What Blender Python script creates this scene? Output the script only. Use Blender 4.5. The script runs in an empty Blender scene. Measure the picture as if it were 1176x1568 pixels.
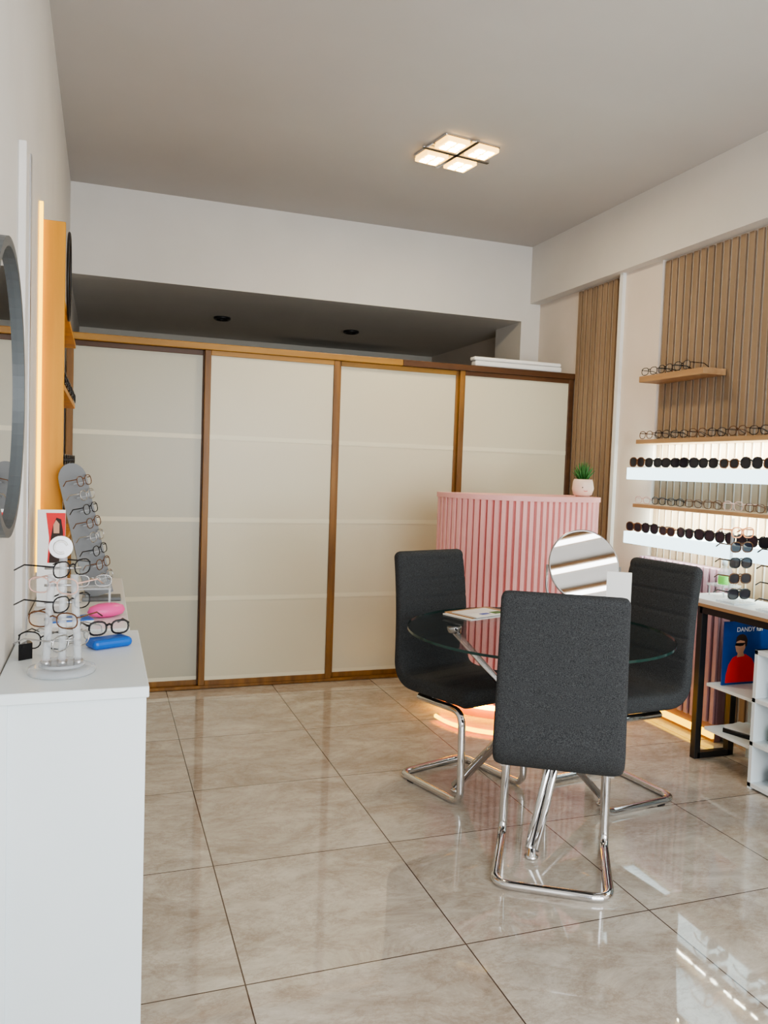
import bpy, bmesh, math, random
from mathutils import Vector, Matrix
random.seed(7)
scene=bpy.context.scene
COL=scene.collection
try: scene.view_settings.look='AgX - Medium High Contrast'
except Exception: pass

# ---------------------------------------------------------------- materials
def mat(name,col,rough=0.5,metal=0.0,emit=None,estr=0.0,trans=0.0,ior=1.45,alpha=1.0,spec=0.5):
    m=bpy.data.materials.new(name); m.use_nodes=True
    b=m.node_tree.nodes['Principled BSDF']
    b.inputs['Base Color'].default_value=(*col,1)
    b.inputs['Roughness'].default_value=rough
    b.inputs['Metallic'].default_value=metal
    b.inputs['IOR'].default_value=ior
    b.inputs['Transmission Weight'].default_value=trans
    b.inputs['Alpha'].default_value=alpha
    b.inputs['Specular IOR Level'].default_value=spec
    if emit:
        b.inputs['Emission Color'].default_value=(*emit,1)
        b.inputs['Emission Strength'].default_value=estr
    return m
def N(m,t,**kw):
    n=m.node_tree.nodes.new(t)
    for k,v in kw.items(): setattr(n,k,v)
    return n
def L(m,a,b): m.node_tree.links.new(a,b)
def noisy(m,c1,c2,scale=4,stretch=(1,1,1),detail=4,bump=0.0,bscale=None,lo=0.3,hi=0.7):
    b=m.node_tree.nodes['Principled BSDF']
    tc=N(m,'ShaderNodeTexCoord'); mp=N(m,'ShaderNodeMapping')
    mp.inputs['Scale'].default_value=stretch
    L(m,tc.outputs['Object'],mp.inputs['Vector'])
    nz=N(m,'ShaderNodeTexNoise'); nz.inputs['Scale'].default_value=scale; nz.inputs['Detail'].default_value=detail
    L(m,mp.outputs['Vector'],nz.inputs['Vector'])
    cr=N(m,'ShaderNodeValToRGB')
    cr.color_ramp.elements[0].position=lo; cr.color_ramp.elements[0].color=(*c1,1)
    cr.color_ramp.elements[1].position=hi; cr.color_ramp.elements[1].color=(*c2,1)
    L(m,nz.outputs['Fac'],cr.inputs['Fac']); L(m,cr.outputs['Color'],b.inputs['Base Color'])
    if bump>0:
        n2=N(m,'ShaderNodeTexNoise'); n2.inputs['Scale'].default_value=bscale or scale*8
        L(m,mp.outputs['Vector'],n2.inputs['Vector'])
        bp=N(m,'ShaderNodeBump'); bp.inputs['Strength'].default_value=bump; bp.inputs['Distance'].default_value=0.002
        L(m,n2.outputs['Fac'],bp.inputs['Height']); L(m,bp.outputs['Normal'],b.inputs['Normal'])
    return m

M={}
M['wall']=noisy(mat('wall_paint',(.6,.57,.53),.8),(.67,.645,.61),(.71,.685,.65),3,bump=.05,bscale=120)
M['wall_r']=noisy(mat('wall_paint_right',(.6,.55,.5),.8),(.69,.62,.555),(.73,.66,.595),3,bump=.05,bscale=120)
M['ceil']=noisy(mat('ceiling_paint',(.5,.47,.45),.85),(.50,.475,.455),(.53,.505,.485),1.5)
M['darkceil']=noisy(mat('back_ceiling_paint',(.2,.19,.18),.8),(.64,.62,.59),(.68,.66,.63),2)
M['backwall']=mat('back_room_paint',(.80,.77,.70),.8)
M['white']=noisy(mat('white_laminate',(.75,.78,.8),.35),(.72,.79,.82),(.76,.82,.85),3)
M['whitetop']=mat('white_laminate_top',(.76,.77,.76),.3)
M['slat']=noisy(mat('slat_oak',(.36,.24,.15),.5),(.235,.165,.105),(.35,.25,.165),6,stretch=(1,1,.12),detail=6)
M['shelfwood']=noisy(mat('shelf_oak',(.42,.25,.12),.45),(.34,.20,.10),(.44,.27,.14),8,stretch=(3,.3,3),detail=6)
M['framewood']=noisy(mat('frame_wood',(.2,.1,.035),.4),(.14,.062,.014),(.29,.14,.030),9,stretch=(2,2,.2),detail=6)
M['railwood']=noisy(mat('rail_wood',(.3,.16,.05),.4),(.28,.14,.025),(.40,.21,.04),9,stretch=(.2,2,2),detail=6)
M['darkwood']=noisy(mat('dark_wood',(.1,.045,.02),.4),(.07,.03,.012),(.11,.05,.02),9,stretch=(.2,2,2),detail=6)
M['yelwood']=noisy(mat('golden_oak',(.6,.36,.1),.45),(.48,.20,.012),(.68,.33,.03),7,stretch=(2,2,.15),detail=8)
M['panel']=noisy(mat('partition_acrylic',(.6,.56,.43),.3),(.62,.585,.45),(.66,.625,.49),.8)
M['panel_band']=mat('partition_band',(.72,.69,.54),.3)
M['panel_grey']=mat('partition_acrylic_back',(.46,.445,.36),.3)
M['pink']=noisy(mat('pink_lacquer',(.85,.42,.38),.45),(.88,.45,.43),(.91,.49,.47),5)
M['pinkdk']=mat('pink_groove',(.60,.19,.18),.5)
M['mauve']=mat('mauve_panel',(.30,.17,.20),.5)
M['mauvelt']=mat('mauve_panel_slat',(.44,.29,.34),.5)
M['fabric']=noisy(mat('charcoal_fabric',(.03,.03,.032),.95,spec=.2),(.025,.027,.028),(.074,.077,.081),420,detail=2,bump=.5,bscale=600,lo=.35,hi=.65)
M['chrome']=mat('chrome',(.70,.70,.71),.08,1.0)
M['steel']=mat('brushed_steel',(.55,.55,.56),.28,1.0)
M['black']=mat('black_metal',(.015,.015,.016),.4)
M['blackgloss']=mat('black_gloss_plastic',(.008,.008,.01),.12)
M['brownframe']=mat('brown_acetate',(.12,.05,.02),.2)
M['clearframe']=mat('clear_pink_acetate',(.7,.45,.38),.15)
M['lens']=mat('clear_lens',(.7,.75,.75),.05,alpha=.08)
M['tint']=mat('tinted_lens',(.02,.02,.03),.06)
M['glass']=mat('table_glass',(.02,.028,.028),.0,alpha=.28,spec=.9,ior=1.5)
M['glassedge']=mat('table_glass_edge',(.015,.045,.038),.1)
M['acrylic']=mat('clear_acrylic',(.74,.78,.82),.06,alpha=.36)
M['mirror']=mat('mirror_silver',(.82,.83,.83),.02,1.0)
M['greyframe']=mat('grey_mirror_frame',(.10,.11,.115),.4)
M['greyrack']=mat('grey_rack_plastic',(.15,.155,.16),.4)
M['ledy']=mat('led_warm',(1,.6,.1),.5,emit=(1,.60,.0),estr=24)
M['ledwall']=mat('led_warm_wall',(1,.6,.1),.5,emit=(1,.60,.01),estr=3.2)
M['ledlamp']=mat('lamp_led',(1,.9,.7),.5,emit=(1,.75,.34),estr=45)
M['rimamber']=mat('lamp_rim_glow',(1,.8,.5),.5,emit=(1,.56,.12),estr=3.2)  # amber glow given to the housing rim around the LEDs
M['stripeglow']=mat('stripe_bar_glow',(1,1,1),.5,emit=(1,.98,.95),estr=5)  # glow of the unseen bars added for the mirror stripes
M['ledshelf']=mat('lit_acrylic_shelf',(.8,.9,.95),.3,emit=(.62,.90,1),estr=2.6)
M['paper']=mat('paper',(.8,.8,.78),.6)
M['red']=mat('red_print',(.7,.03,.03),.5)
M['blue']=mat('blue_plastic',(.01,.12,.5),.3)
M['posterblue']=noisy(mat('poster_blue',(.005,.04,.2),.4),(.003,.02,.12),(.01,.07,.32),4)
M['skin']=mat('print_skin',(.55,.3,.2),.5)
M['hair']=mat('print_hair',(.03,.015,.01),.6)
M['pinkcase']=mat('pink_case',(.85,.10,.35),.35)
M['green']=noisy(mat('succulent_green',(.03,.14,.03),.5),(.015,.09,.02),(.06,.22,.05),40)
M['greenliq']=mat('green_liquid',(.25,.8,.15),.15,alpha=.8)
M['ceramic']=mat('cream_ceramic',(.78,.62,.52),.3)
M['soil']=mat('soil',(.05,.03,.02),.9)
M['orange']=mat('orange_frame',(.8,.3,.12),.3)
M['dkwin']=mat('window_frame_dark',(.08,.08,.085),.4)

def floor_mat():
    m=mat('marble_tile',(.5,.45,.38),.05,ior=1.75)
    b=m.node_tree.nodes['Principled BSDF']
    g=N(m,'ShaderNodeNewGeometry')
    mp=N(m,'ShaderNodeMapping'); mp.inputs['Location'].default_value=(-.38+6.55,-2.05+6.63,0)
    L(m,g.outputs['Position'],mp.inputs['Vector'])
    br=N(m,'ShaderNodeTexBrick'); br.offset=0.0; br.squash=1.0
    br.inputs['Scale'].default_value=1; br.inputs['Mortar Size'].default_value=.0022
    br.inputs['Mortar Smooth'].default_value=.1
    br.inputs['Brick Width'].default_value=.655; br.inputs['Row Height'].default_value=.663
    br.inputs['Color1'].default_value=(0,0,0,1); br.inputs['Color2'].default_value=(1,1,1,1)
    L(m,mp.outputs['Vector'],br.inputs['Vector'])
    add=N(m,'ShaderNodeVectorMath',operation='MULTIPLY_ADD')
    L(m,br.outputs['Color'],add.inputs[0]); add.inputs[1].default_value=(3,5,7); L(m,g.outputs['Position'],add.inputs[2])
    rot=N(m,'ShaderNodeMapping'); rot.inputs['Rotation'].default_value=(0,0,.7); rot.inputs['Scale'].default_value=(1,1.7,1)
    L(m,add.outputs[0],rot.inputs['Vector'])
    n1=N(m,'ShaderNodeTexNoise'); n1.inputs['Scale'].default_value=2.6; n1.inputs['Detail'].default_value=14; n1.inputs['Roughness'].default_value=.80; n1.inputs['Distortion'].default_value=.5
    L(m,rot.outputs['Vector'],n1.inputs['Vector'])
    cr=N(m,'ShaderNodeValToRGB'); e=cr.color_ramp.elements
    e[0].position=.32; e[0].color=(.33,.27,.215,1); e[1].position=.66; e[1].color=(.64,.595,.525,1)
    k=e.new(.48); k.color=(.48,.425,.36,1)
    L(m,n1.outputs['Fac'],cr.inputs['Fac'])
    n2=N(m,'ShaderNodeTexNoise'); n2.inputs['Scale'].default_value=3.0; n2.inputs['Detail'].default_value=13; n2.inputs['Roughness'].default_value=.78; n2.inputs['Distortion'].default_value=.3
    L(m,rot.outputs['Vector'],n2.inputs['Vector'])
    r2=N(m,'ShaderNodeValToRGB'); q=r2.color_ramp.elements
    q[0].position=.47; q[0].color=(1,1,1,1); q[1].position=.53; q[1].color=(1,1,1,1); z=q.new(.5); z.color=(.72,.64,.58,1)
    L(m,n2.outputs['Fac'],r2.inputs['Fac'])
    mx=N(m,'ShaderNodeMix',data_type='RGBA',blend_type='MULTIPLY'); mx.inputs['Factor'].default_value=.5
    L(m,cr.outputs['Color'],mx.inputs['A']); L(m,r2.outputs['Color'],mx.inputs['B'])
    mm=N(m,'ShaderNodeMix',data_type='RGBA'); L(m,br.outputs['Fac'],mm.inputs['Factor'])
    L(m,mx.outputs['Result'],mm.inputs['A']); mm.inputs['B'].default_value=(.09,.06,.045,1)
    L(m,mm.outputs['Result'],b.inputs['Base Color'])
    rr=N(m,'ShaderNodeMapRange'); rr.inputs['To Min'].default_value=.012; rr.inputs['To Max'].default_value=.055
    L(m,n1.outputs['Fac'],rr.inputs['Value']); L(m,rr.outputs['Result'],b.inputs['Roughness'])
    bp=N(m,'ShaderNodeBump'); bp.inputs['Strength'].default_value=.3; bp.inputs['Distance'].default_value=.002; bp.invert=True
    L(m,br.outputs['Fac'],bp.inputs['Height']); L(m,bp.outputs['Normal'],b.inputs['Normal'])
    return m
M['floor']=floor_mat()

# ---------------------------------------------------------------- mesh builder
class MB:
    def __init__(s,name): s.name=name; s.bm=bmesh.new(); s.mats=[]; s.T=Matrix.Identity(4); s.smooth=[]
    def mi(s,m):
        if m not in s.mats: s.mats.append(m)
        return s.mats.index(m)
    def _fin(s,verts,m,smooth=False):
        i=s.mi(m); fs=set(f for v in verts for f in v.link_faces)
        for f in fs: f.material_index=i; f.smooth=smooth
    def box(s,a,b,m,bev=0,rot=None,seg=2):
        a=Vector(a); b=Vector(b); c=(a+b)/2; d=b-a
        r=bmesh.ops.create_cube(s.bm,size=1); vs=r['verts']
        bmesh.ops.scale(s.bm,vec=(abs(d.x),abs(d.y),abs(d.z)),verts=vs)
        if bev>0:
            es=list(set(e for v in vs for e in v.link_edges))
            g=bmesh.ops.bevel(s.bm,geom=es,offset=bev,segments=seg,affect='EDGES',profile=.5)
            vs=list(set(g['verts'])|set(v for v in vs if v.is_valid))
            vs=list(set(v for f in g['faces'] for v in f.verts)|set(vs))
        X=s.T@Matrix.Translation(c)@(rot.to_4x4() if rot else Matrix.Identity(4))
        bmesh.ops.transform(s.bm,matrix=X,verts=vs)
        s._fin(vs,m,False)
    def rings(s,rings,m,closed=False,caps=True,smooth=True):
        V=[[s.bm.verts.new(s.T@Vector(p)) for p in r] for r in rings]
        n=len(V[0]); i=s.mi(m); R=len(V)
        for a in range(R if closed else R-1):
            b=(a+1)%R
            for k in range(n):
                l=(k+1)%n
                try:
                    f=s.bm.faces.new((V[a][k],V[a][l],V[b][l],V[b][k])); f.material_index=i; f.smooth=smooth
                except ValueError: pass
        if caps and not closed:
            for r in (V[0][::-1],V[-1]):
                f=s.bm.faces.new(r); f.material_index=i; f.smooth=False
    def tube(s,pts,r,m,seg=8,closed=False,flat=1.0,caps=True):
        pts=[Vector(p) for p in pts]; n=len(pts); rings=[]; nrm=None
        for i,p in enumerate(pts):
            if closed: t=(pts[(i+1)%n]-pts[i-1])
            else: t=(pts[min(i+1,n-1)]-pts[max(i-1,0)])
            t=t.normalized() if t.length>1e-9 else Vector((0,0,1))
            if nrm is None:
                up=Vector((0,0,1)) if abs(t.z)<.9 else Vector((1,0,0))
                nrm=(up-t*up.dot(t)).normalized()
            else: nrm=(nrm-t*nrm.dot(t)).normalized()
            bn=t.cross(nrm); rr=r[i] if isinstance(r,(list,tuple)) else r
            rings.append([p+nrm*(math.cos(2*math.pi*k/seg)*rr)+bn*(math.sin(2*math.pi*k/seg)*rr*flat) for k in range(seg)])
        s.rings(rings,m,closed,caps)
    def cyl(s,a,b,r,m,seg=16,r2=None): s.tube([a,b],[r,r2 if r2 is not None else r],m,seg)
    def lathe(s,prof,c,m,seg=32,sx=1,sy=1):
        c=Vector(c); s.rings([[c+Vector((r*sx*math.cos(2*math.pi*k/seg),r*sy*math.sin(2*math.pi*k/seg),z)) for k in range(seg)] for r,z in prof],m)
    def poly(s,pts,m):
        f=s.bm.faces.new([s.bm.verts.new(s.T@Vector(p)) for p in pts]); f.material_index=s.mi(m)
    def prism(s,pts,z0,z1,m,smooth=False):
        s.rings([[(x,y,z0) for x,y in pts],[(x,y,z1) for x,y in pts]],m,smooth=smooth)
    def done(s,parent=None):
        bmesh.ops.recalc_face_normals(s.bm,faces=s.bm.faces)
        me=bpy.data.meshes.new(s.name); s.bm.to_mesh(me); s.bm.free()
        for m in s.mats: me.materials.append(M[m])
        o=bpy.data.objects.new(s.name,me); COL.objects.link(o)
        if parent: o.parent=parent
        return o
def empty(name,loc=(0,0,0),rz=0):
    e=bpy.data.objects.new(name,None); COL.objects.link(e); e.location=loc; e.rotation_euler=(0,0,rz); e.empty_display_size=.1
    return e
def fillet(pts,r,n=6):
    pts=[Vector(p) for p in pts]; out=[pts[0]]
    for i in range(1,len(pts)-1):
        a,b,c=pts[i-1],pts[i],pts[i+1]
        u=(a-b); v=(c-b); rr=min(r,u.length*.49,v.length*.49)
        p=b+u.normalized()*rr; q=b+v.normalized()*rr
        for k in range(n+1):
            t=k/n; out.append(p*(1-t)**2+b*2*t*(1-t)+q*t*t)
    out.append(pts[-1]); return out
def simple(name,a,b,m,bev=0):
    k=MB(name); k.box(a,b,m,bev); return k.done()

# ---------------------------------------------------------------- room shell
XL,XR,YF,YH,ZC,ZH,YB=-.22,3.17,-1.2,5.46,3.14,2.57,7.6
simple('floor',(-.6,YF-.1,-.1),(3.6,YB+.1,0),'floor')
simple('ceiling',(-.6,YF-.1,ZC),(3.6,YH+.1,ZC+.1),'ceil')
simple('ceiling_back',(-.6,YH+.1,ZH),(3.6,YB+.1,ZH+.1),'darkceil')
simple('wall_left',(XL-.2,YF,0),(XL,YB,ZC),'wall')
simple('wall_right',(XR,YF,0),(XR+.2,YB,ZC),'wall_r')
simple('wall_far',(XL,YB,0),(XR,YB+.1,ZH),'backwall')
k=MB('wall_header'); k.box((XL,YH,ZH),(XR,YH+.1,ZC),'wall'); k.box((3.01,YH,0),(XR,YH+.42,ZH),'wall'); k.done()
simple('trim_1',(3.08,YF,2.71),(XR,YH,ZC),'wall')             # boxed beam along the right wall
k=MB('wall_pillar'); k.box((3.145,4.0,0),(XR,4.37,2.71),'wall_r'); k.box((3.12,4.352,0),(3.147,4.385,2.71),'whitetop'); k.done()
# shop front behind the camera
k=MB('wall_front')
k.box((XL,YF-.1,0),(XR,YF,.25),'wall'); k.box((XL,YF-.1,2.75),(XR,YF,ZC),'wall')
k.box((XL,YF-.1,.25),(-.1,YF,2.75),'wall'); k.box((3.05,YF-.1,.25),(XR,YF,2.75),'wall'); k.done()
k=MB('window_1')
for x in (-.1,.93,1.97,2.99): k.box((x,YF-.08,.25),(x+.06,YF-.02,2.75),'dkwin')
for z in (.25,2.1,2.69): k.box((-.1,YF-.08,z),(3.05,YF-.02,z+.06),'dkwin')
k.done()
# unseen glowing bars added on the ceiling to put stripes in the table mirror
for y in (-.45,-.1,.25,.6):
    k=MB('mirror_stripe_bar'); k.box((.9,y-.05,ZC-.03),(2.5,y+.05,ZC),'shelfwood',.004); k.box((.92,y-.03,ZC-.034),(2.48,y+.03,ZC-.03),'stripeglow'); k.done()

# back room downlights
for x,y in ((.88,6.5),(1.98,6.56)):
    k=MB('recessed_downlight')
    k.tube([(x+.055*math.cos(a),y+.055*math.sin(a),ZH-.008) for a in [i*math.pi/12 for i in range(24)]],.014,'black',6,closed=True)
    k.lathe([(.05,-.004),(.04,-.001)],(x,y,ZH),'steel',20); k.done()
simple('back_room_shelf',(1.5,7.2,2.3),(2.6,7.59,2.45),'backwall')

# ---------------------------------------------------------------- sliding partition
P=empty('sliding_partition')
YP=4.95
k=MB('top_rail')
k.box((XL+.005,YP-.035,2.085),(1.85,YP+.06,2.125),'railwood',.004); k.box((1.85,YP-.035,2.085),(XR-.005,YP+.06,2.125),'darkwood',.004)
k.done(P)
k=MB('bottom_rail'); k.box((XL+.005,YP-.03,0.002),(XR-.005,YP+.06,.02),'framewood',.003); k.done(P)
xs=[XL+.01,.57,1.42,2.27,XR-.01]
for i in range(4):
    a,b=xs[i],xs[i+1]; yo=0.0 if i%2 else .028
    if i==0: b+=.03
    if i==2: a-=.02; b+=.02
    y0,y1=YP-.025+yo,YP+yo
    k=MB('panel_%d'%(i+1))
    fw=.038
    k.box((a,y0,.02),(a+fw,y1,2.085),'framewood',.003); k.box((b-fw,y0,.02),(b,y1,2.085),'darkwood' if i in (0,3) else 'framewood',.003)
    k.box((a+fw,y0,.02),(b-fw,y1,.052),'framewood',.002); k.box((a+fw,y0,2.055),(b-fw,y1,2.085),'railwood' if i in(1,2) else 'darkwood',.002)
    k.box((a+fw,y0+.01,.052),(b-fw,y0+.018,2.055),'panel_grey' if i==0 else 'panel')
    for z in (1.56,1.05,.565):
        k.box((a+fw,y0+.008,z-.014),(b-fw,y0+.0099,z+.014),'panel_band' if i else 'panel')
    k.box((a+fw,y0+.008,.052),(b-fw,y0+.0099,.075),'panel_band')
    k.done(P)
k=MB('rolled_projector_screen'); k.box((2.38,4.93,2.127),(3.06,5.0,2.165),'whitetop',.01); k.box((2.37,4.925,2.165),(3.05,5.0,2.19),'paper',.008); k.done()

# ---------------------------------------------------------------- right wall slats
def slats(name,y0,y1,z0,z1,pitch=.059,w=.038):
    k=MB(name); y=y1-w
    while y>y0-1e-4:
        k.box((XR-.014,y,z0),(XR-.001,y+w,z1),'slat',.002,seg=1); y-=pitch
    k.done()
slats('wood_slat_panel',4.39,4.91,.02,2.70)
slats('wood_slat_panel',1.2,3.985,.02,2.70)
# shelves
def shelf(name,x0,y0,y1,z,t,m):
    k=MB(name); k.box((x0,y0,z-t/2),(XR-.018,y1,z+t/2),m,.002,seg=1); return k.done()
shelf('wooden_display_shelf',3.0,3.44,3.98,1.985,.035,'shelfwood')
shelf('wooden_display_shelf',3.0,1.6,3.98,1.615,.026,'shelfwood')
shelf('wooden_display_shelf',3.0,1.6,3.98,1.235,.022,'shelfwood')
shelf('illuminated_shelf',2.95,1.6,3.985,1.425,.07,'ledshelf')
shelf('illuminated_shelf',2.95,1.6,3.985,1.045,.07,'ledshelf')

# eyeglasses ---------------------------------------------------
def lensring(cx,w,h,n=16,p=2.6,drop=0):
    out=[]
    for i in range(n):
        a=2*math.pi*i/n; c,s_=math.cos(a),math.sin(a)
        out.append((cx+w*math.copysign(abs(c)**(2/p),c),0,h*math.copysign(abs(s_)**(2/p),s_)+drop))
    return out
def glasses(k,loc,rz,frame='blackgloss',lens=None,w=.029,h=.021,r=.0018,tilt=0,sc=1.0,temple=.13,rx=0):
    old=k.T
    k.T=old@Matrix.Translation(loc)@Matrix.Rotation(rz,4,'Z')@Matrix.Rotation(tilt,4,'Y')@Matrix.Rotation(rx,4,'X')@Matrix.Scale(sc,4)
    zc=h+.003
    for sx in (-1,1):
        ring=[(x,y,z+zc) for x,y,z in lensring(sx*.035,w,h)]
        k.tube(ring,r,frame,5,closed=True)
        if lens: k.poly([(x,0.0005,z) for x,y,z in ring],lens)
        k.tube([(sx*(.035+w),0,zc+h*.5),(sx*(.038+w),.01,zc+h*.5),(sx*.066,temple*.7,zc+h*.5),(sx*.062,temple,zc+h*.1-.008)],r*1.1,frame,5)
    k.tube([(-.035+w,0,zc+h*.35),(0,-.002,zc+h*.55),(.035-w,0,zc+h*.35)],r*1.2,frame,5)
    k.T=old
def glassrow(name,z,y0,y1,pitch,x,kind):
    k=MB(name); y=y1; i=0
    while y>y0:
        if kind=='sun':
            fr=random.choice(['blackgloss','blackgloss','blackgloss','brownframe']); ww=random.uniform(.029,.032); hh=random.uniform(.022,.028)
            glasses(k,(x,y,z),-math.pi/2+random.uniform(-.08,.08),fr,'tint',ww,hh,.0035,sc=1.03)
        else:
            fr=random.choice(['blackgloss','brownframe','blackgloss','clearframe','brownframe'])
            glasses(k,(x,y,z),-math.pi/2+random.uniform(-.08,.08),fr,'lens',.028,random.uniform(.019,.024),.0021)
        y-=pitch; i+=1
    k.done()
glassrow('eyeglasses_row',2.004,3.50,3.90,.140,3.010,'clear')
glassrow('eyeglasses_row',1.630,1.8,3.90,.143,3.010,'clear')
glassrow('sunglasses_row',1.462,1.8,3.91,.146,2.965,'sun')
glassrow('eyeglasses_row',1.248,1.8,3.90,.143,3.010,'clear')
glassrow('sunglasses_row',1.082,1.8,3.91,.146,2.965,'sun')

# pink slatted plinth by the wall with LED under it
k=MB('pink_slat_plinth'); k.box((3.09,3.30,.10),(3.143,3.985,.93),'mauve',.003)
y=3.31
while y<3.97: k.box((3.075,y,.10),(3.09,y+.03,.93),'mauvelt',.003,seg=1); y+=.05
k.box((3.10,3.32,0),(3.143,3.97,.10),'mauve'); k.box((3.085,3.32,.02),(3.10,3.97,.055),'ledwall'); k.done()

# ---------------------------------------------------------------- reception desk
path=[]
for i in range(25):
    a=math.pi+ (math.pi/2)*i/24; path.append((2.3+.42*math.cos(a),4.3+.45*math.sin(a)))
path+= [(2.40,3.852),(2.52,3.860),(2.62,3.870),(2.68,3.895),(2.72,3.94),(2.74,4.02),(2.74,4.3)]
D=empty('reception_desk')
ZD=.10
k=MB('body'); k.prism(path,ZD,1.25,'pinkdk'); k.done(D)
def offset_path(p,c,d):
    out=[]
    for i,(x,y) in enumerate(p):
        a=Vector(p[max(i-1,0)]); b=Vector(p[min(i+1,len(p)-1)]); t=(b-a).normalized(); n=Vector((t.y,-t.x))
        if n.dot(Vector((x,y))-Vector(c))<0: n=-n
        out.append((x+n.x*d,y+n.y*d))
    return out
cD=(2.35,4.25)
k=MB('counter_top'); k.prism(offset_path(path,cD,.022),1.25,1.278,'pink'); k.done(D)
k=MB('plinth'); k.prism(offset_path(path,cD,-.05),0,ZD,'pinkdk'); k.done(D)
k=MB('led_strip'); o1=offset_path(path,cD,-.025); k.tube([(x,y,.07) for x,y in o1],.013,'ledy',6); k.done(D)
k=MB('slats')
seg=[Vector(p) for p in path]; L_=[0]
for a,b in zip(seg,seg[1:]): L_.append(L_[-1]+(b-a).length)
s_=.012
while s_<L_[-1]-.01:
    j=max(i for i in range(len(L_)-1) if L_[i]<=s_)
    a,b=seg[j],seg[j+1]; t=(b-a).normalized(); p=a+t*(s_-L_[j]); n=Vector((t.y,-t.x))
    if n.dot(p-Vector(cD))<0: n=-n
    w=.0145; dd=.015
    pts=[p-t*w,p-t*w*.75+n*dd,p+t*w*.75+n*dd,p+t*w]
    k.prism([(q.x,q.y) for q in pts],ZD,1.25,'pink'); s_+=.038
k.done(D)

# succulent pot
P=empty('potted_succulent',(2.68,4.03,1.278))
k=MB('face_pot'); k.lathe([(.035,0),(.054,.012),(.063,.045),(.059,.085),(.053,.103),(.047,.103),(.047,.085)],(0,0,0),'ceramic',28)
for sx in (-.02,.022):
    k.lathe([(.001,-.004),(.004,0),(.001,.004)],(sx-.02,-.058,.055),'black',8)
k.tube([(-.032,-.060,.036),(-.02,-.063,.032),(-.008,-.062,.036)],.0015,'red',5)
k.tube([(.053+.02*math.cos(a),0.0,.05+.02*math.sin(a)) for a in [-math.pi/2+i*math.pi/6 for i in range(7)]],.005,'ceramic',6)
k.done(P)
k=MB('soil'); k.lathe([(.001,.088),(.046,.09)],(0,0,0),'soil',20); k.done(P)
k=MB('leaves')
for i in range(38):
    a=i*2.4; tl=.95-.85*(i/38); ln=.085+.03*(i/38)
    dx,dy=math.cos(a)*math.sin(tl),math.sin(a)*math.sin(tl)
    k.tube([(dx*.01,dy*.01,.085),(dx*ln*.5,dy*ln*.5,.085+ln*.5*math.cos(tl)+.004),(dx*ln,dy*ln,.085+ln*math.cos(tl)+.012)],[.005,.0065,.0006],'green',6,flat=.6)
k.done(P)

# ---------------------------------------------------------------- chairs
def chair(loc,fwd):
    rz=math.atan2(fwd[1],fwd[0])-math.pi/2
    E=empty('dining_chair',(loc[0],loc[1],0),rz)
    ctrl=[(.235,.452),(.18,.458),(.05,.455),(-.10,.450),(-.165,.452),(-.205,.47),(-.228,.505),(-.236,.56),(-.240,.66),(-.248,.78),(-.264,.91),(-.284,1.025)]
    pts=[Vector((0,a,b)) for a,b in ctrl]; dense=[]
    for i in range(len(pts)-1):
        p0=pts[max(i-1,0)];p1=pts[i];p2=pts[i+1];p3=pts[min(i+2,len(pts)-1)]
        n=max(2,int((p2-p1).length/.007))
        for j in range(n):
            t=j/n
            dense.append(.5*((2*p1)+(-p0+p2)*t+(2*p0-5*p1+4*p2-p3)*t*t+(-p0+3*p1-3*p2+p3)*t**3))
    dense.append(pts[-1])
    Ls=[0]
    for a,b in zip(dense,dense[1:]): Ls.append(Ls[-1]+(b-a).length)
    T=Ls[-1]; rings=[]; K=28
    for i,p in enumerate(dense):
        t=(dense[min(i+1,len(dense)-1)]-dense[max(i-1,0)]).normalized()
        nf=Vector((0,t.z,-t.y))
        if nf.z<0 and nf.y<0: nf=-nf
        sN=Ls[i]/T
        thick=.078 if sN<.40 else (.078-.026*min(1,(sN-.40)/.15))
        endd=min(Ls[i],T-Ls[i]); e=1.0
        if endd<.028: e=math.sqrt(max(0,1-((.028-endd)/.028)**2))
        wid=.213-.012*max(0,(sN-.45)/.55)
        ww=wid-(.024*(1-e)); th=thick/2*max(e,.06)
        seam=0
        if sN>.5:
            for q in (.60,.69,.78,.87,.955):
                seam=max(seam,.005*math.exp(-((sN-q)*T/.005)**2))
        elif sN>.08:
            for q in (.12,.24,.36):
                seam=max(seam,.003*math.exp(-((sN-q)*T/.007)**2))
        ring=[]
        for k_ in range(K):
            a=2*math.pi*k_/K; c,s2=math.cos(a),math.sin(a)
            px=math.copysign(abs(c)**(.16),c)*ww; pn=math.copysign(abs(s2)**(.55),s2)*th
            if pn>0: pn-=seam*min(1,pn/th)
            ring.append(p+Vector((px,0,0))+nf*pn)
        rings.append(ring)
    k=MB('upholstery'); k.rings(rings,'fabric'); k.done(E)
    r=.015; w=.19
    half=[(0,-.205,r),(-w,-.205,r),(-w,.20,r),(-w+.005,.185,.40),(-w+.01,-.10,.395)]
    pL=fillet(half,.06,7); pR=[Vector((-p.x,p.y,p.z)) for p in pL]
    k=MB('cantilever_frame'); k.tube(list(reversed(pR))[:-1]+pL,r,'chrome',12,flat=1.1)
    k.cyl((-w,.05,.395),(w,.05,.395),.009,'chrome',8); k.cyl((-w,-.10,.395),(w,-.10,.395),.009,'chrome',8)
    for sx in (-1,1):
        k.box((sx*w-.012,-.14,0.0005),(sx*w+.012,-.10,.006),'black')
    k.done(E)
    return E
chair((1.535,2.39),(.53,.848))
chair((1.545,3.175),(.30,-.954))
chair((2.13,2.90),(-.99,-.13))

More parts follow.
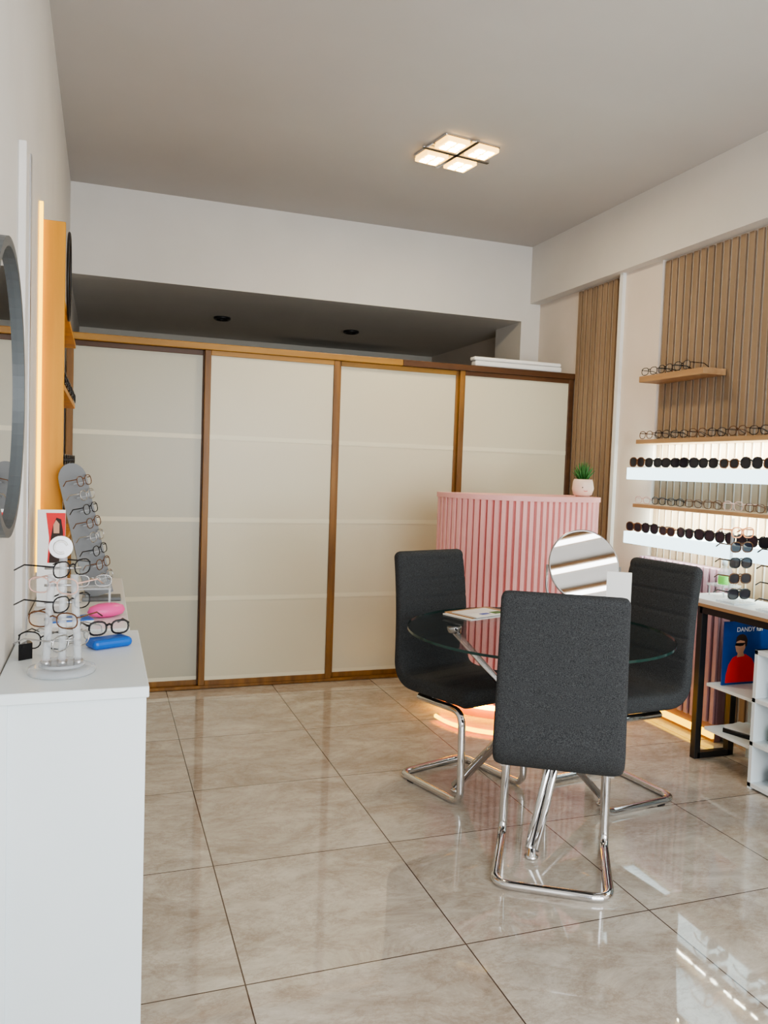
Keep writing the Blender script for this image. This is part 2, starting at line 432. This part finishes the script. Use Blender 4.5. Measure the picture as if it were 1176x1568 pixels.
# ---------------------------------------------------------------- glass table
TC=Vector((1.67,2.78)); TZ=.77
E=empty('round_glass_table',(TC.x,TC.y,0))
k=MB('glass_top'); R=.53
k.rings([[(R*math.cos(2*math.pi*j/96),R*math.sin(2*math.pi*j/96),z) for j in range(96)] for z in (TZ-.010,TZ)],'glassedge',caps=False)
k.poly([(R*math.cos(2*math.pi*j/96),R*math.sin(2*math.pi*j/96),TZ) for j in range(96)],'glass')
k.poly([(R*math.cos(2*math.pi*j/96),R*math.sin(2*math.pi*j/96),TZ-.010) for j in range(96)][::-1],'glass')
k.done(E)
k=MB('leg_frame')
for fa,ma in ((122,264),(241,23),(2,144)):
    f=Vector((.36*math.cos(math.radians(fa)),.36*math.sin(math.radians(fa)),.0)); m_=Vector((.345*math.cos(math.radians(ma)),.345*math.sin(math.radians(ma)),TZ-.035))
    d=(m_-f).normalized(); side=Vector((-d.y,d.x,0)).normalized()*.014
    for q in (side,-side):
        k.tube([f+Vector((0,0,.03))+q,m_+q],.014,'chrome',12)
    k.lathe([(.024,.0),(.026,.008),(.016,.012),(.014,.04)],(f.x,f.y,0),'chrome',16)
    k.lathe([(.03,TZ-.04),(.032,TZ-.018),(.03,TZ-.0105)],(m_.x,m_.y,0),'chrome',20)
k.lathe([(.05,.37),(.052,.39),(.05,.41)],(0,0,0),'chrome',20)
k.done(E)

# items on the table
k=MB('magazine_stack'); k.T=Matrix.Translation((1.585,3.13,TZ+.0005))@Matrix.Rotation(.35,4,'Z')
k.box((-.15,-.085,0),(.13,.085,.006),'paper'); k.box((-.13,-.075,.006),(.14,.095,.010),'shelfwood')
k.box((-.12,-.09,.010),(.09,.06,.014),'paper'); k.box((.02,-.07,.0141),(.08,-.03,.015),'green'); k.box((-.1,-.02,.0141),(0,.04,.015),'whitetop'); k.box((-.05,-.06,.0141),(.0,-.035,.0148),'blue')
k.done()
k=MB('pen'); k.cyl((1.66,3.08,TZ+.021),(1.77,3.11,TZ+.007),.004,'black',8); k.done()
E=empty('tabletop_mirror',(1.925,2.86,TZ),math.radians(-22))
mc=Vector((0,0,.25)); tl=Matrix.Rotation(math.radians(-23),3,'X')
k=MB('mirror_disc'); ring=[mc+tl@Vector((.143*math.cos(a),0,.156*math.sin(a))) for a in [i*2*math.pi/48 for i in range(48)]]
k.poly([p+Vector((0,-.006,0)) for p in ring],'mirror'); k.poly([p+Vector((0,.004,0)) for p in ring][::-1],'steel'); k.tube(ring,.006,'steel',8,closed=True); k.done(E)
k=MB('stand'); k.lathe([(.075,0),(.075,.008),(.02,.014),(.007,.03),(.007,.09)],(0,.01,0),'chrome',28)
k.tube(fillet([(-.153,0,.25),(-.153,.0,.09),(.153,0,.09),(.153,0,.25)],.1,8),.005,'steel',8); k.done(E)
k=MB('acrylic_sign_holder'); k.T=Matrix.Translation((1.745,2.38,TZ+.0005))@Matrix.Rotation(math.radians(-35),4,'Z')
k.box((-.036,-.004,.004),(.05,.004,.29),'paper'); k.box((-.036,-.03,0),(.05,.03,.004),'acrylic'); k.done()

# ---------------------------------------------------------------- ceiling lamp
E=empty('ceiling_spotlight_fixture',(1.78,4.03,0),math.radians(8))
k=MB('mount_plate'); k.box((-.17,-.17,ZC-.012),(.17,.17,ZC),'chrome',.004)
k.box((-.21,-.012,ZC-.03),(.21,.012,ZC-.012),'chrome',.003); k.box((-.012,-.21,ZC-.03),(.012,.21,ZC-.012),'chrome',.003)
for sx in (-1,1):
    for sy in (-1,1):
        c=Vector((sx*.092,sy*.105,ZC-.028))
        k.box(c+Vector((-.068,-.068,-.008)),c+Vector((.068,.068,.014)),'rimamber',.003)
        for ux in (-1,1):
            for uy in (-1,1):
                q=c+Vector((ux*.029,uy*.029,-.008))
                k.box(q+Vector((-.020,-.020,-.004)),q+Vector((.020,.020,0)),'ledlamp')
k.done(E)

# ---------------------------------------------------------------- right side desk
k=MB('black_frame_side_table')
k.box((2.80,1.9,.79),(3.07,3.29,.815),'whitetop',.003); k.box((2.803,1.9,.775),(3.07,3.285,.79),'shelfwood')
q=.018
for y in (3.16,2.0):
    for x in (2.835,3.045): k.box((x-q,y-q,0),(x+q,y+q,.775),'black',.002,seg=1)
    k.box((2.835,y-q,0.0),(3.045,y+q,.03),'black',.002,seg=1); k.box((2.835,y-q,.745),(3.045,y+q,.775),'black',.002,seg=1)
for x in (2.835,3.045): k.box((x-q,2.0,.74),(x+q,3.16,.775),'black')
k.done()
k=MB('white_cube_shelf')
for y in (2.78,2.44,2.1): k.box((2.80,y-.02,0),(3.12,y,.64),'white',.001,seg=1)
for z in (0.03,.22,.42,.64): k.box((2.80,2.08,z-.02),(3.12,2.78,z),'white',.001,seg=1)
k.box((3.10,2.08,0),(3.12,2.78,.64),'white')
k.box((2.83,2.78,.385),(3.12,3.10,.40),'white'); k.box((2.83,2.78,.165),(3.12,3.10,.18),'white')
k.box((3.10,2.78,.0),(3.12,3.10,.40),'white')
k.done()
k=MB('storage_boxes')
for z in (.222,.03,.422):
    for i,yy in enumerate((2.46,2.54,2.63)): k.box((2.84,yy,z),(3.05,yy+.07,z+.12-.02*i),['whitetop','green','paper'][(i+int(z*10))%3],.002,seg=1)
k.done()
k=MB('brochure_pile'); k.T=Matrix.Translation((2.95,2.94,.181))@Matrix.Rotation(.3,4,'Z'); k.box((-.07,-.09,0),(.07,.09,.02),'blackgloss'); k.box((-.06,-.08,.02),(.08,.09,.026),'paper'); k.done()
k=MB('advertising_poster')
X0,X1,Z0,Z1,Y=2.86,3.16,.402,.715,3.035
k.box((X0,Y,Z0),(3.14,Y+.006,Z1),'posterblue')
def flat(pts,d,m): k.poly([(X0+u,Y-d,Z0+v) for u,v in pts],m)
flat([(.02,.01),(.022,.05),(.035,.10),(.06,.135),(.10,.15),(.14,.148),(.18,.125),(.205,.08),(.215,.01)],.001,'red')
flat([(.085,.135),(.09,.165),(.12,.165),(.132,.14)],.0014,'skin')
flat([(.070,.190),(.074,.180),(.078,.165),(.09,.154),(.105,.152),(.122,.158),(.133,.18),(.135,.21),(.12,.228),(.09,.226),(.077,.21)],.0018,'skin')
flat([(.073,.212),(.078,.236),(.092,.247),(.115,.25),(.133,.243),(.145,.22),(.142,.19),(.133,.185),(.128,.214),(.10,.220)],.0022,'hair')
flat([(.070,.194),(.073,.206),(.135,.206),(.118,.192),(.10,.190)],.0026,'blackgloss')
k.done()
tx=bpy.data.curves.new('title','FONT'); tx.body='DANDY fün'; tx.size=.032; tx.extrude=.0004
to=bpy.data.objects.new('title_text',tx); COL.objects.link(to); to.data.materials.append(M['paper'])
pt=bpy.data.objects['advertising_poster']; to.parent=pt; to.location=(X0+.075,Y-.002,Z0+.262); to.rotation_euler=(math.pi/2,0,0)
k=MB('green_spray_bottle'); c=(2.985,3.19,.815+.06)
k.box((2.93,3.13,.815+.05),(3.04,3.25,.815+.06),'acrylic'); 
for x in (2.94,3.03):
    for y in (3.14,3.24): k.cyl((x,y,.815),(x,y,.865),.004,'acrylic',6)
k.lathe([(.028,0),(.030,.005),(.030,.045)],c,'greenliq',20); k.lathe([(.030,.045),(.030,.07),(.012,.085),(.012,.095)],c,'acrylic',20); k.lathe([(.014,.095),(.014,.12),(.006,.125)],c,'whitetop',14)
k.done()
k=MB('sunglasses_rack')
k.box((2.81,2.93,.8155),(2.94,3.05,.825),'acrylic'); k.box((2.87,3.03,.825),(2.88,3.04,1.22),'acrylic')
for i,z in enumerate((.835,.91,.985,1.06,1.13)):
    glasses(k,(2.874,2.97,z),-.0,'orange' if i==4 else ('blackgloss','brownframe')[i%2],'tint' if i<4 else 'lens',.031,.024,.003,temple=.10)
k.done()
k=MB('sunglasses_rack')
k.box((2.81,2.68,.8155),(2.94,2.80,.825),'acrylic'); k.box((2.87,2.77,.825),(2.88,2.78,1.15),'acrylic')
for i,z in enumerate((.835,.91,.985,1.06)): glasses(k,(2.874,2.71,z),0,'blackgloss','tint',.031,.024,.003,temple=.10)
k.done()

# ---------------------------------------------------------------- left wall
k=MB('trim_2'); k.box((XL,2.30,.0),(XL+.02,2.42,2.22),'wall',.002,seg=1); k.box((XL+.02,2.395,.9),(XL+.024,2.42,2.22),'steel'); k.done()
E=empty('round_wall_mirror',(XL,1.93,1.545))
k=MB('frame'); 
rr=[]
for i in range(64):
    a=i*2*math.pi/64; c,s2=math.cos(a),math.sin(a)
    rr.append([(x,r_*c,r_*s2) for x,r_ in ((.002,.325),(.026,.325),(.026,.305),(.014,.305),(.002,.305))])
k.rings(rr,'greyframe',closed=True,smooth=False); k.done(E)
k=MB('glass'); k.poly([(.012,.306*math.cos(a),.306*math.sin(a)) for a in [i*2*math.pi/64 for i in range(64)]],'mirror'); k.done(E)
k=MB('wall_mounted_wood_display')
k.box((XL,3.0,1.02),(XL+.085,3.03,2.215),'yelwood',.002,seg=1)
k.box((XL,3.03,1.02),(XL+.02,4.3,2.215),'yelwood')
for z in (1.05,1.35,1.65,1.95): k.box((XL+.02,3.03,z),(XL+.08,4.3,z+.02),'yelwood')
k.box((XL+.002,2.984,1.0),(XL+.014,2.999,2.27),'ledwall')
k.done()
k=MB('eyeglasses_display_row')
for z in (1.371,1.671): 
    for y in (3.2,3.4,3.6,3.8,4.0,4.2): glasses(k,(XL+.082,y,z),math.pi/2,'blackgloss','lens',.028,.02,.002,temple=.05)
k.done()
k=MB('oval_hanging_frame'); k.tube([(XL+.088,3.25+.12*math.cos(a),2.08+.16*math.sin(a)) for a in [i*math.pi/16 for i in range(32)]],.005,'black',8,closed=True); k.done()

# ---------------------------------------------------------------- left cabinets
k=MB('white_cabinet')
k.box((XL+.004,1.82,0),(.098,2.42,.875),'white',.001,seg=1); k.box((XL+.004,1.805,.875),(.103,2.425,.9),'white',.002,seg=1)
k.box((XL+.004,1.812,0),(-.185,1.82,.875),'white',.001,seg=1)
k.done()
k=MB('white_cabinet'); k.box((XL+.004,2.43,0),(.070,3.48,.885),'white',.001,seg=1); k.box((XL+.004,2.43,.885),(.080,3.485,.905),'whitetop',.002,seg=1); k.done()
# clear glasses stand
k=MB('acrylic_glasses_stand'); c=(-.085,1.97,.901)
k.lathe([(.074,0),(.076,.004),(.074,.012),(.06,.016)],c,'acrylic',40)
k.lathe([(.05,.016),(.052,.02),(.05,.024)],c,'acrylic',30)
for dx in (-.035,.0,.035): k.cyl((c[0]+dx,c[1],.915),(c[0]+dx*.7,c[1],1.13 if dx else 1.19),.009,'acrylic',12); k.cyl((c[0]+dx,c[1],.915),(c[0]+dx,c[1],.93),.011,'steel',12)
k.cyl((c[0]-.005,c[1]-.004,1.195),(c[0]-.005,c[1]-.012,1.195),.026,'steel',24)
k.tube([(c[0]-.005+.014*math.cos(a),c[1]-.014,1.195+.014*math.sin(a)) for a in [.3+i*.45 for i in range(12)]],.003,'paper',5)
specs=[(.955,'steel'),(1.005,'brownframe'),(1.045,'blackgloss'),(1.085,'clearframe'),(1.125,'blackgloss')]
for i,(z,f_) in enumerate(specs):
    glasses(k,(c[0]+.02*(-1)**i,c[1]-.01,z),.7*(-1)**i+.2,f_,'lens',.026,.018,.0017,temple=.11)
    k.cyl((c[0]-.04,c[1],z+.02),(c[0]+.04,c[1],z+.02),.003,'steel',6)
k.done()
# grey tall rack
k=MB('eyeglasses_rack'); BT=Matrix.Translation((-.005,2.95,.906)); RT=Matrix.Translation((-.005,2.95,.920))@Matrix.Rotation(math.radians(-13),4,'Y')@Matrix.Rotation(math.radians(18),4,'Z')
k.T=RT
out=[(-.048,0),(.048,0),(.048,.42)]+[(.048*math.cos(a),.42+.055*math.sin(a)) for a in [i*math.pi/12 for i in range(1,12)]]+[(-.048,.42)]
k.rings([[(x,0,z) for x,z in out],[(x,.008,z) for x,z in out]],'greyrack',smooth=False)
k.T=BT; k.box((-.06,-.04,0),(.07,.04,.012),'greyrack',.003)
k.T=RT
for i in range(8):
    glasses(k,(.026,-.035,.045+i*.049),.9,['steel','brownframe','blackgloss'][i%3],'lens',.026,.017,.0016,temple=.05); k.box((-.01,-.03,.058+i*.049),(.03,0,.061+i*.049),'acrylic')
k.done()
# card
k=MB('photo_card'); Y=2.72
k.box((-.195,Y,.925),(-.112,Y+.003,1.235),'paper'); k.box((-.20,Y-.02,.906),(-.105,Y+.03,.926),'acrylic')
def fl(pts,d,m): k.poly([(-.205+u,Y-d,.925+v) for u,v in pts],m)
fl([(.040,.14),(.045,.22),(.035,.30),(.0925,.30),(.0925,.14)],.0005,'red')
fl([(.045,.14),(.05,.22),(.056,.26),(.066,.285),(.08,.28),(.086,.24),(.09,.14)],.001,'hair')
fl([(.058,.235),(.057,.262),(.065,.278),(.075,.265),(.075,.235)],.0015,'skin')
k.done()
# cases and loose glasses
k=MB('pink_glasses_case'); k.T=Matrix.Translation((.015,2.62,.905))@Matrix.Rotation(.5,4,'Z')
k.lathe([(.02,0),(.055,.008),(.062,.02),(.055,.034),(.03,.042),(.005,.043)],(0,0,0),'pinkcase',28,1.0,.55); k.done()
k=MB('blue_glasses_case'); k.T=Matrix.Translation((.02,2.22,.9))@Matrix.Rotation(.45,4,'Z')
k.box((-.055,-.032,0),(.055,.032,.026),'blue',.012,seg=3); k.done()
k=MB('black_eyeglasses'); glasses(k,(.02,2.24,.927),.3,'blackgloss','lens',.027,.021,.0032,temple=.10,sc=.85); k.done()
k=MB('blue_booklet'); k.T=Matrix.Translation((-.09,2.53,.905))@Matrix.Rotation(.3,4,'Z'); k.box((-.06,-.04,0),(.06,.04,.012),'paper'); k.box((-.06,-.04,.012),(.06,.04,.016),'blue'); k.done()
k=MB('acrylic_riser'); k.box((-.09,2.755,.97),(.03,2.83,.975),'acrylic')
for x in (-.085,.025):
    for y in (2.76,2.825): k.cyl((x,y,.905),(x,y,.97),.004,'acrylic',6)
glasses(k,(-.03,2.77,.976),.1,'steel','lens',.026,.019,.0016,temple=.05); k.done()
k=MB('eyeglasses_on_counter'); glasses(k,(-.05,2.27,.902),.6,'steel','lens',.028,.022,.0018); k.done()
k=MB('eyeglasses_on_counter'); glasses(k,(-.14,2.20,.902),-.3,'blackgloss','lens',.028,.022,.0018); k.done()
k=MB('tent_card'); k.prism([(-.19,2.10),(-.16,2.12),(-.172,2.16)],.9,.94,'blackgloss'); k.done()

# ---------------------------------------------------------------- lights
def area(name,loc,rot,sx,sy,pw,col):
    l=bpy.data.lights.new(name,'AREA'); l.shape='RECTANGLE'; l.size=sx; l.size_y=sy; l.energy=pw; l.color=col
    o=bpy.data.objects.new(name,l); COL.objects.link(o); o.location=loc; o.rotation_euler=rot; return o
area('shopfront_daylight',(1.45,YF-.25,1.5),(math.radians(90),0,0),2.9,2.4,168,(.95,.98,1.0))
area('ceiling_lamp_light',(1.78,4.03,ZC-.06),(0,0,0),.3,.3,19,(1,.84,.60))
for z,p in ((1.598,34),(1.221,28),(1.00,7)):
    area('shelf_led_strip',(3.05,2.79,z),(0,math.radians(-35),0),.012,2.3,p,(.93,1.0,.84))
w=bpy.data.worlds.new('World'); scene.world=w; w.use_nodes=True
w.node_tree.nodes['Background'].inputs[0].default_value=(.75,.87,1,1); w.node_tree.nodes['Background'].inputs[1].default_value=1.1

# ---------------------------------------------------------------- camera
cam=bpy.data.cameras.new('camera'); co=bpy.data.objects.new('camera',cam); COL.objects.link(co)
r=Vector((.94217,-.33337,.03439)).normalized(); f=Vector((.33483,.94073,-.05402)).normalized(); u=r.cross(f).normalized()
m=Matrix(((r.x,u.x,-f.x,0),(r.y,u.y,-f.y,0),(r.z,u.z,-f.z,1.4),(0,0,0,1)))
co.matrix_world=m
cam.sensor_fit='VERTICAL'; cam.sensor_height=36; cam.lens=1236/1600*36; cam.clip_start=.02
scene.camera=co
